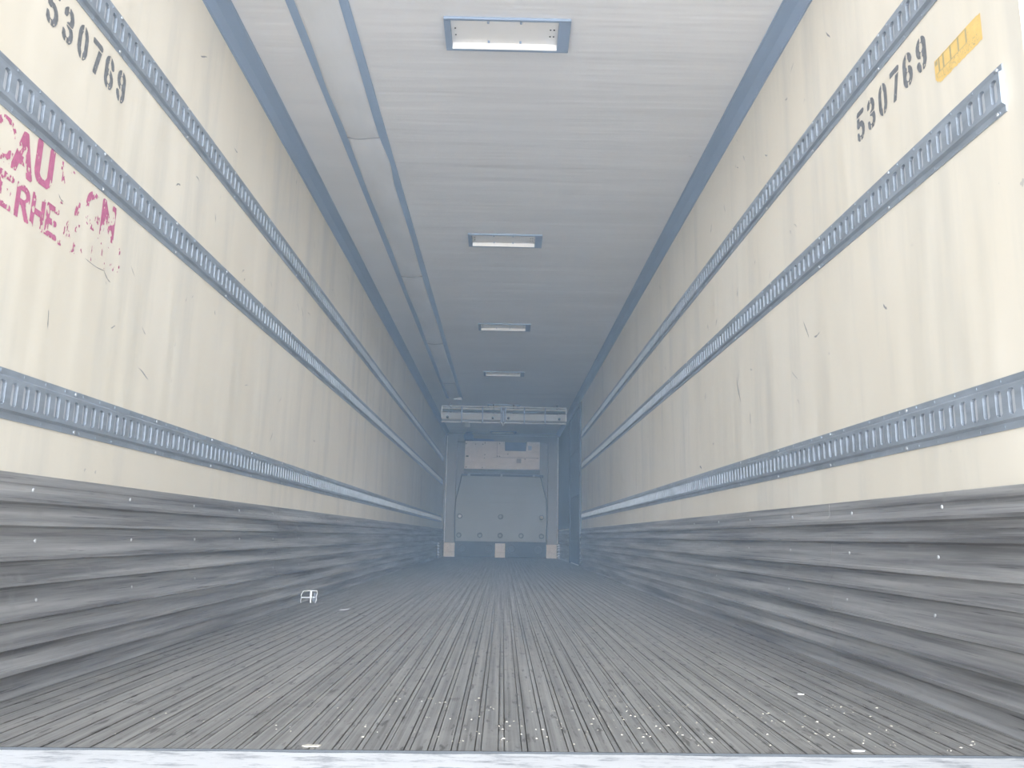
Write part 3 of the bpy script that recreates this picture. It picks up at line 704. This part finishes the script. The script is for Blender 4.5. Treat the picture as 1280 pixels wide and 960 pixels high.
for i in range(60):
    ML.append((rnd.uniform(2.1, 8.5), rnd.choice((rnd.uniform(0.95, 1.4), rnd.uniform(1.65, 1.9), rnd.uniform(2.15, 2.5))), rnd.uniform(-.05, .08), rnd.uniform(-.05, .05), rnd.uniform(.002, .006)))
    MR.append((rnd.uniform(2.6, 8.5), rnd.choice((rnd.uniform(0.95, 1.4), rnd.uniform(1.65, 1.78), rnd.uniform(2.15, 2.5))), rnd.uniform(-.04, .06), rnd.uniform(-.06, .06), rnd.uniform(.002, .007)))
marks(-1, ML, wall_l); marks(1, MR, wall_r)

# ------------------------------------------------------------------ loose things on the floor
wb = thing('wire_bracket', 'small bright bent-metal bracket on the floor against the left scuff liner', 'bracket', (-1.155, 5.12, 0.001))
mb = MB(); r = 0.0030
mb.sweep([(-0.045, 0, 0.004), (-0.048, 0, 0.022), (-0.040, 0, 0.038), (0.0, 0, 0.038), (0.046, 0.01, 0.040), (0.050, 0, 0.024), (0.042, 0, 0.004)], r, 6); mb.build('lower_loop', M['panel_grey'], wb, smooth=True)
mb = MB(); mb.sweep([(-0.042, 0, 0.038), (-0.047, 0, 0.050), (-0.036, 0.005, 0.076), (0.0, 0.005, 0.078), (0.050, 0.005, 0.078), (0.052, 0, 0.058), (0.046, 0, 0.040)], r, 6); mb.build('upper_loop', M['panel_grey'], wb, smooth=True)
mb = MB(); mb.box(0.008, 0.020, -0.002, 0.004, 0.040, 0.078, 0.001); mb.box(0.010, 0.018, -0.002, 0.004, 0.006, 0.040, 0.001); mb.build('centre_bar', M['panel_grey'], wb)
mb = MB(); mb.prism([(0.024, 0.012), (0.044, 0.010), (0.047, 0.066), (0.030, 0.070)], 'y', 0.006, 0.009); mb.build('side_plate', M['door'], wb)

mb = MB(); n = 8
for i in range(n):
    a, b = i/n, (i+1)/n; za, zb = 0.003+0.006*a*a, 0.003+0.006*b*b
    mb.quad((-0.027+0.054*a, -0.030, za), (-0.027+0.054*b, -0.030, zb), (-0.027+0.054*b, 0.030, zb+0.002), (-0.027+0.054*a, 0.030, za))
o = mb.build('paper_scrap', M['paper'], off=(-0.857, 4.74, 0), recalc=False)
o.modifiers.new('thickness', 'SOLIDIFY').thickness = 0.001
tag(o, 'white scrap lying on the floor to the right of the metal bracket', 'scrap')

def flake(x, y, sx, sy, lab, mat='paper'):
    mb = MB(); k = 9; top = []; 
    for i in range(k):
        a = 2*math.pi*i/k; r_ = 0.7+0.5*h2(i, int(x*100), 8); top.append((sx*r_*math.cos(a), sy*r_*math.sin(a)))
    mb.prism(top, 'z', 0.0, 0.0015)
    o = mb.build('paint_flake', M[mat], off=(x, y, 0.0005)); tag(o, lab, 'flake', 'pale flakes on the floor')
flake(-0.345, 1.755, 0.022, 0.010, 'pale flake on the floor edge left of centre, touching the white sill', 'chip')
flake(0.79, 1.785, 0.014, 0.005, 'white flake on the floor edge at the right, touching the white sill')
flake(0.90, 2.41, 0.010, 0.007, 'small white flake on the right side of the floor, away from the edge')
# fine grit over the floor by the opening
mb = MB()
for i in range(420):
    y = 1.79+abs(rnd.gauss(0, 0.45)); x = rnd.gauss(0.35, 0.5)
    if abs(x) > 1.15 or y > 5: continue
    q = rnd.uniform(0.0010, 0.0030)*(1.0 if y < 2.4 else 0.8); e = rnd.uniform(0.5, 2.0); a = rnd.uniform(0, 3.14)
    c, s_ = math.cos(a), math.sin(a); z = 0.0006
    p = [(x+c*q*e*u-s_*q*v, y+s_*q*e*u+c*q*v) for u, v in ((-1, -.6), (.4, -1), (1, .3), (-.2, 1))]
    n0 = len(mb.v); mb.v += [(a_, b_, z) for a_, b_ in p]+[(x, y, z+q*0.7)]
    for k in range(4): mb.f.append((n0+k, n0+(k+1) % 4, n0+4)); mb.mi.append(0)
tag(mb.build('grit', M['chip'], recalc=False), 'pale grit and chips scattered over the floor by the opening', 'grit', kind='stuff')

# ------------------------------------------------------------------ scatter volume added in place of lens veiling glare
mv = bpy.data.materials.new('glare_veil'); mv.use_nodes = True; t_ = mv.node_tree; t_.nodes.clear()
o_ = t_.nodes.new('ShaderNodeOutputMaterial'); vs = t_.nodes.new('ShaderNodeVolumeScatter')
vs.inputs['Color'].default_value = (*VEIL_COLOR, 1); vs.inputs['Density'].default_value = VEIL_DENSITY; vs.inputs['Anisotropy'].default_value = 0.0
t_.links.new(vs.outputs[0], o_.inputs['Volume'])
mb = MB(); mb.box(-1.245, 1.245, 1.9, 17.44, 0.0005, 2.655)
hz = mb.build('glare_veil', mv); tag(hz, 'thin bluish veil added along the trailer in place of lens glare', 'glare_veil', kind='stuff')
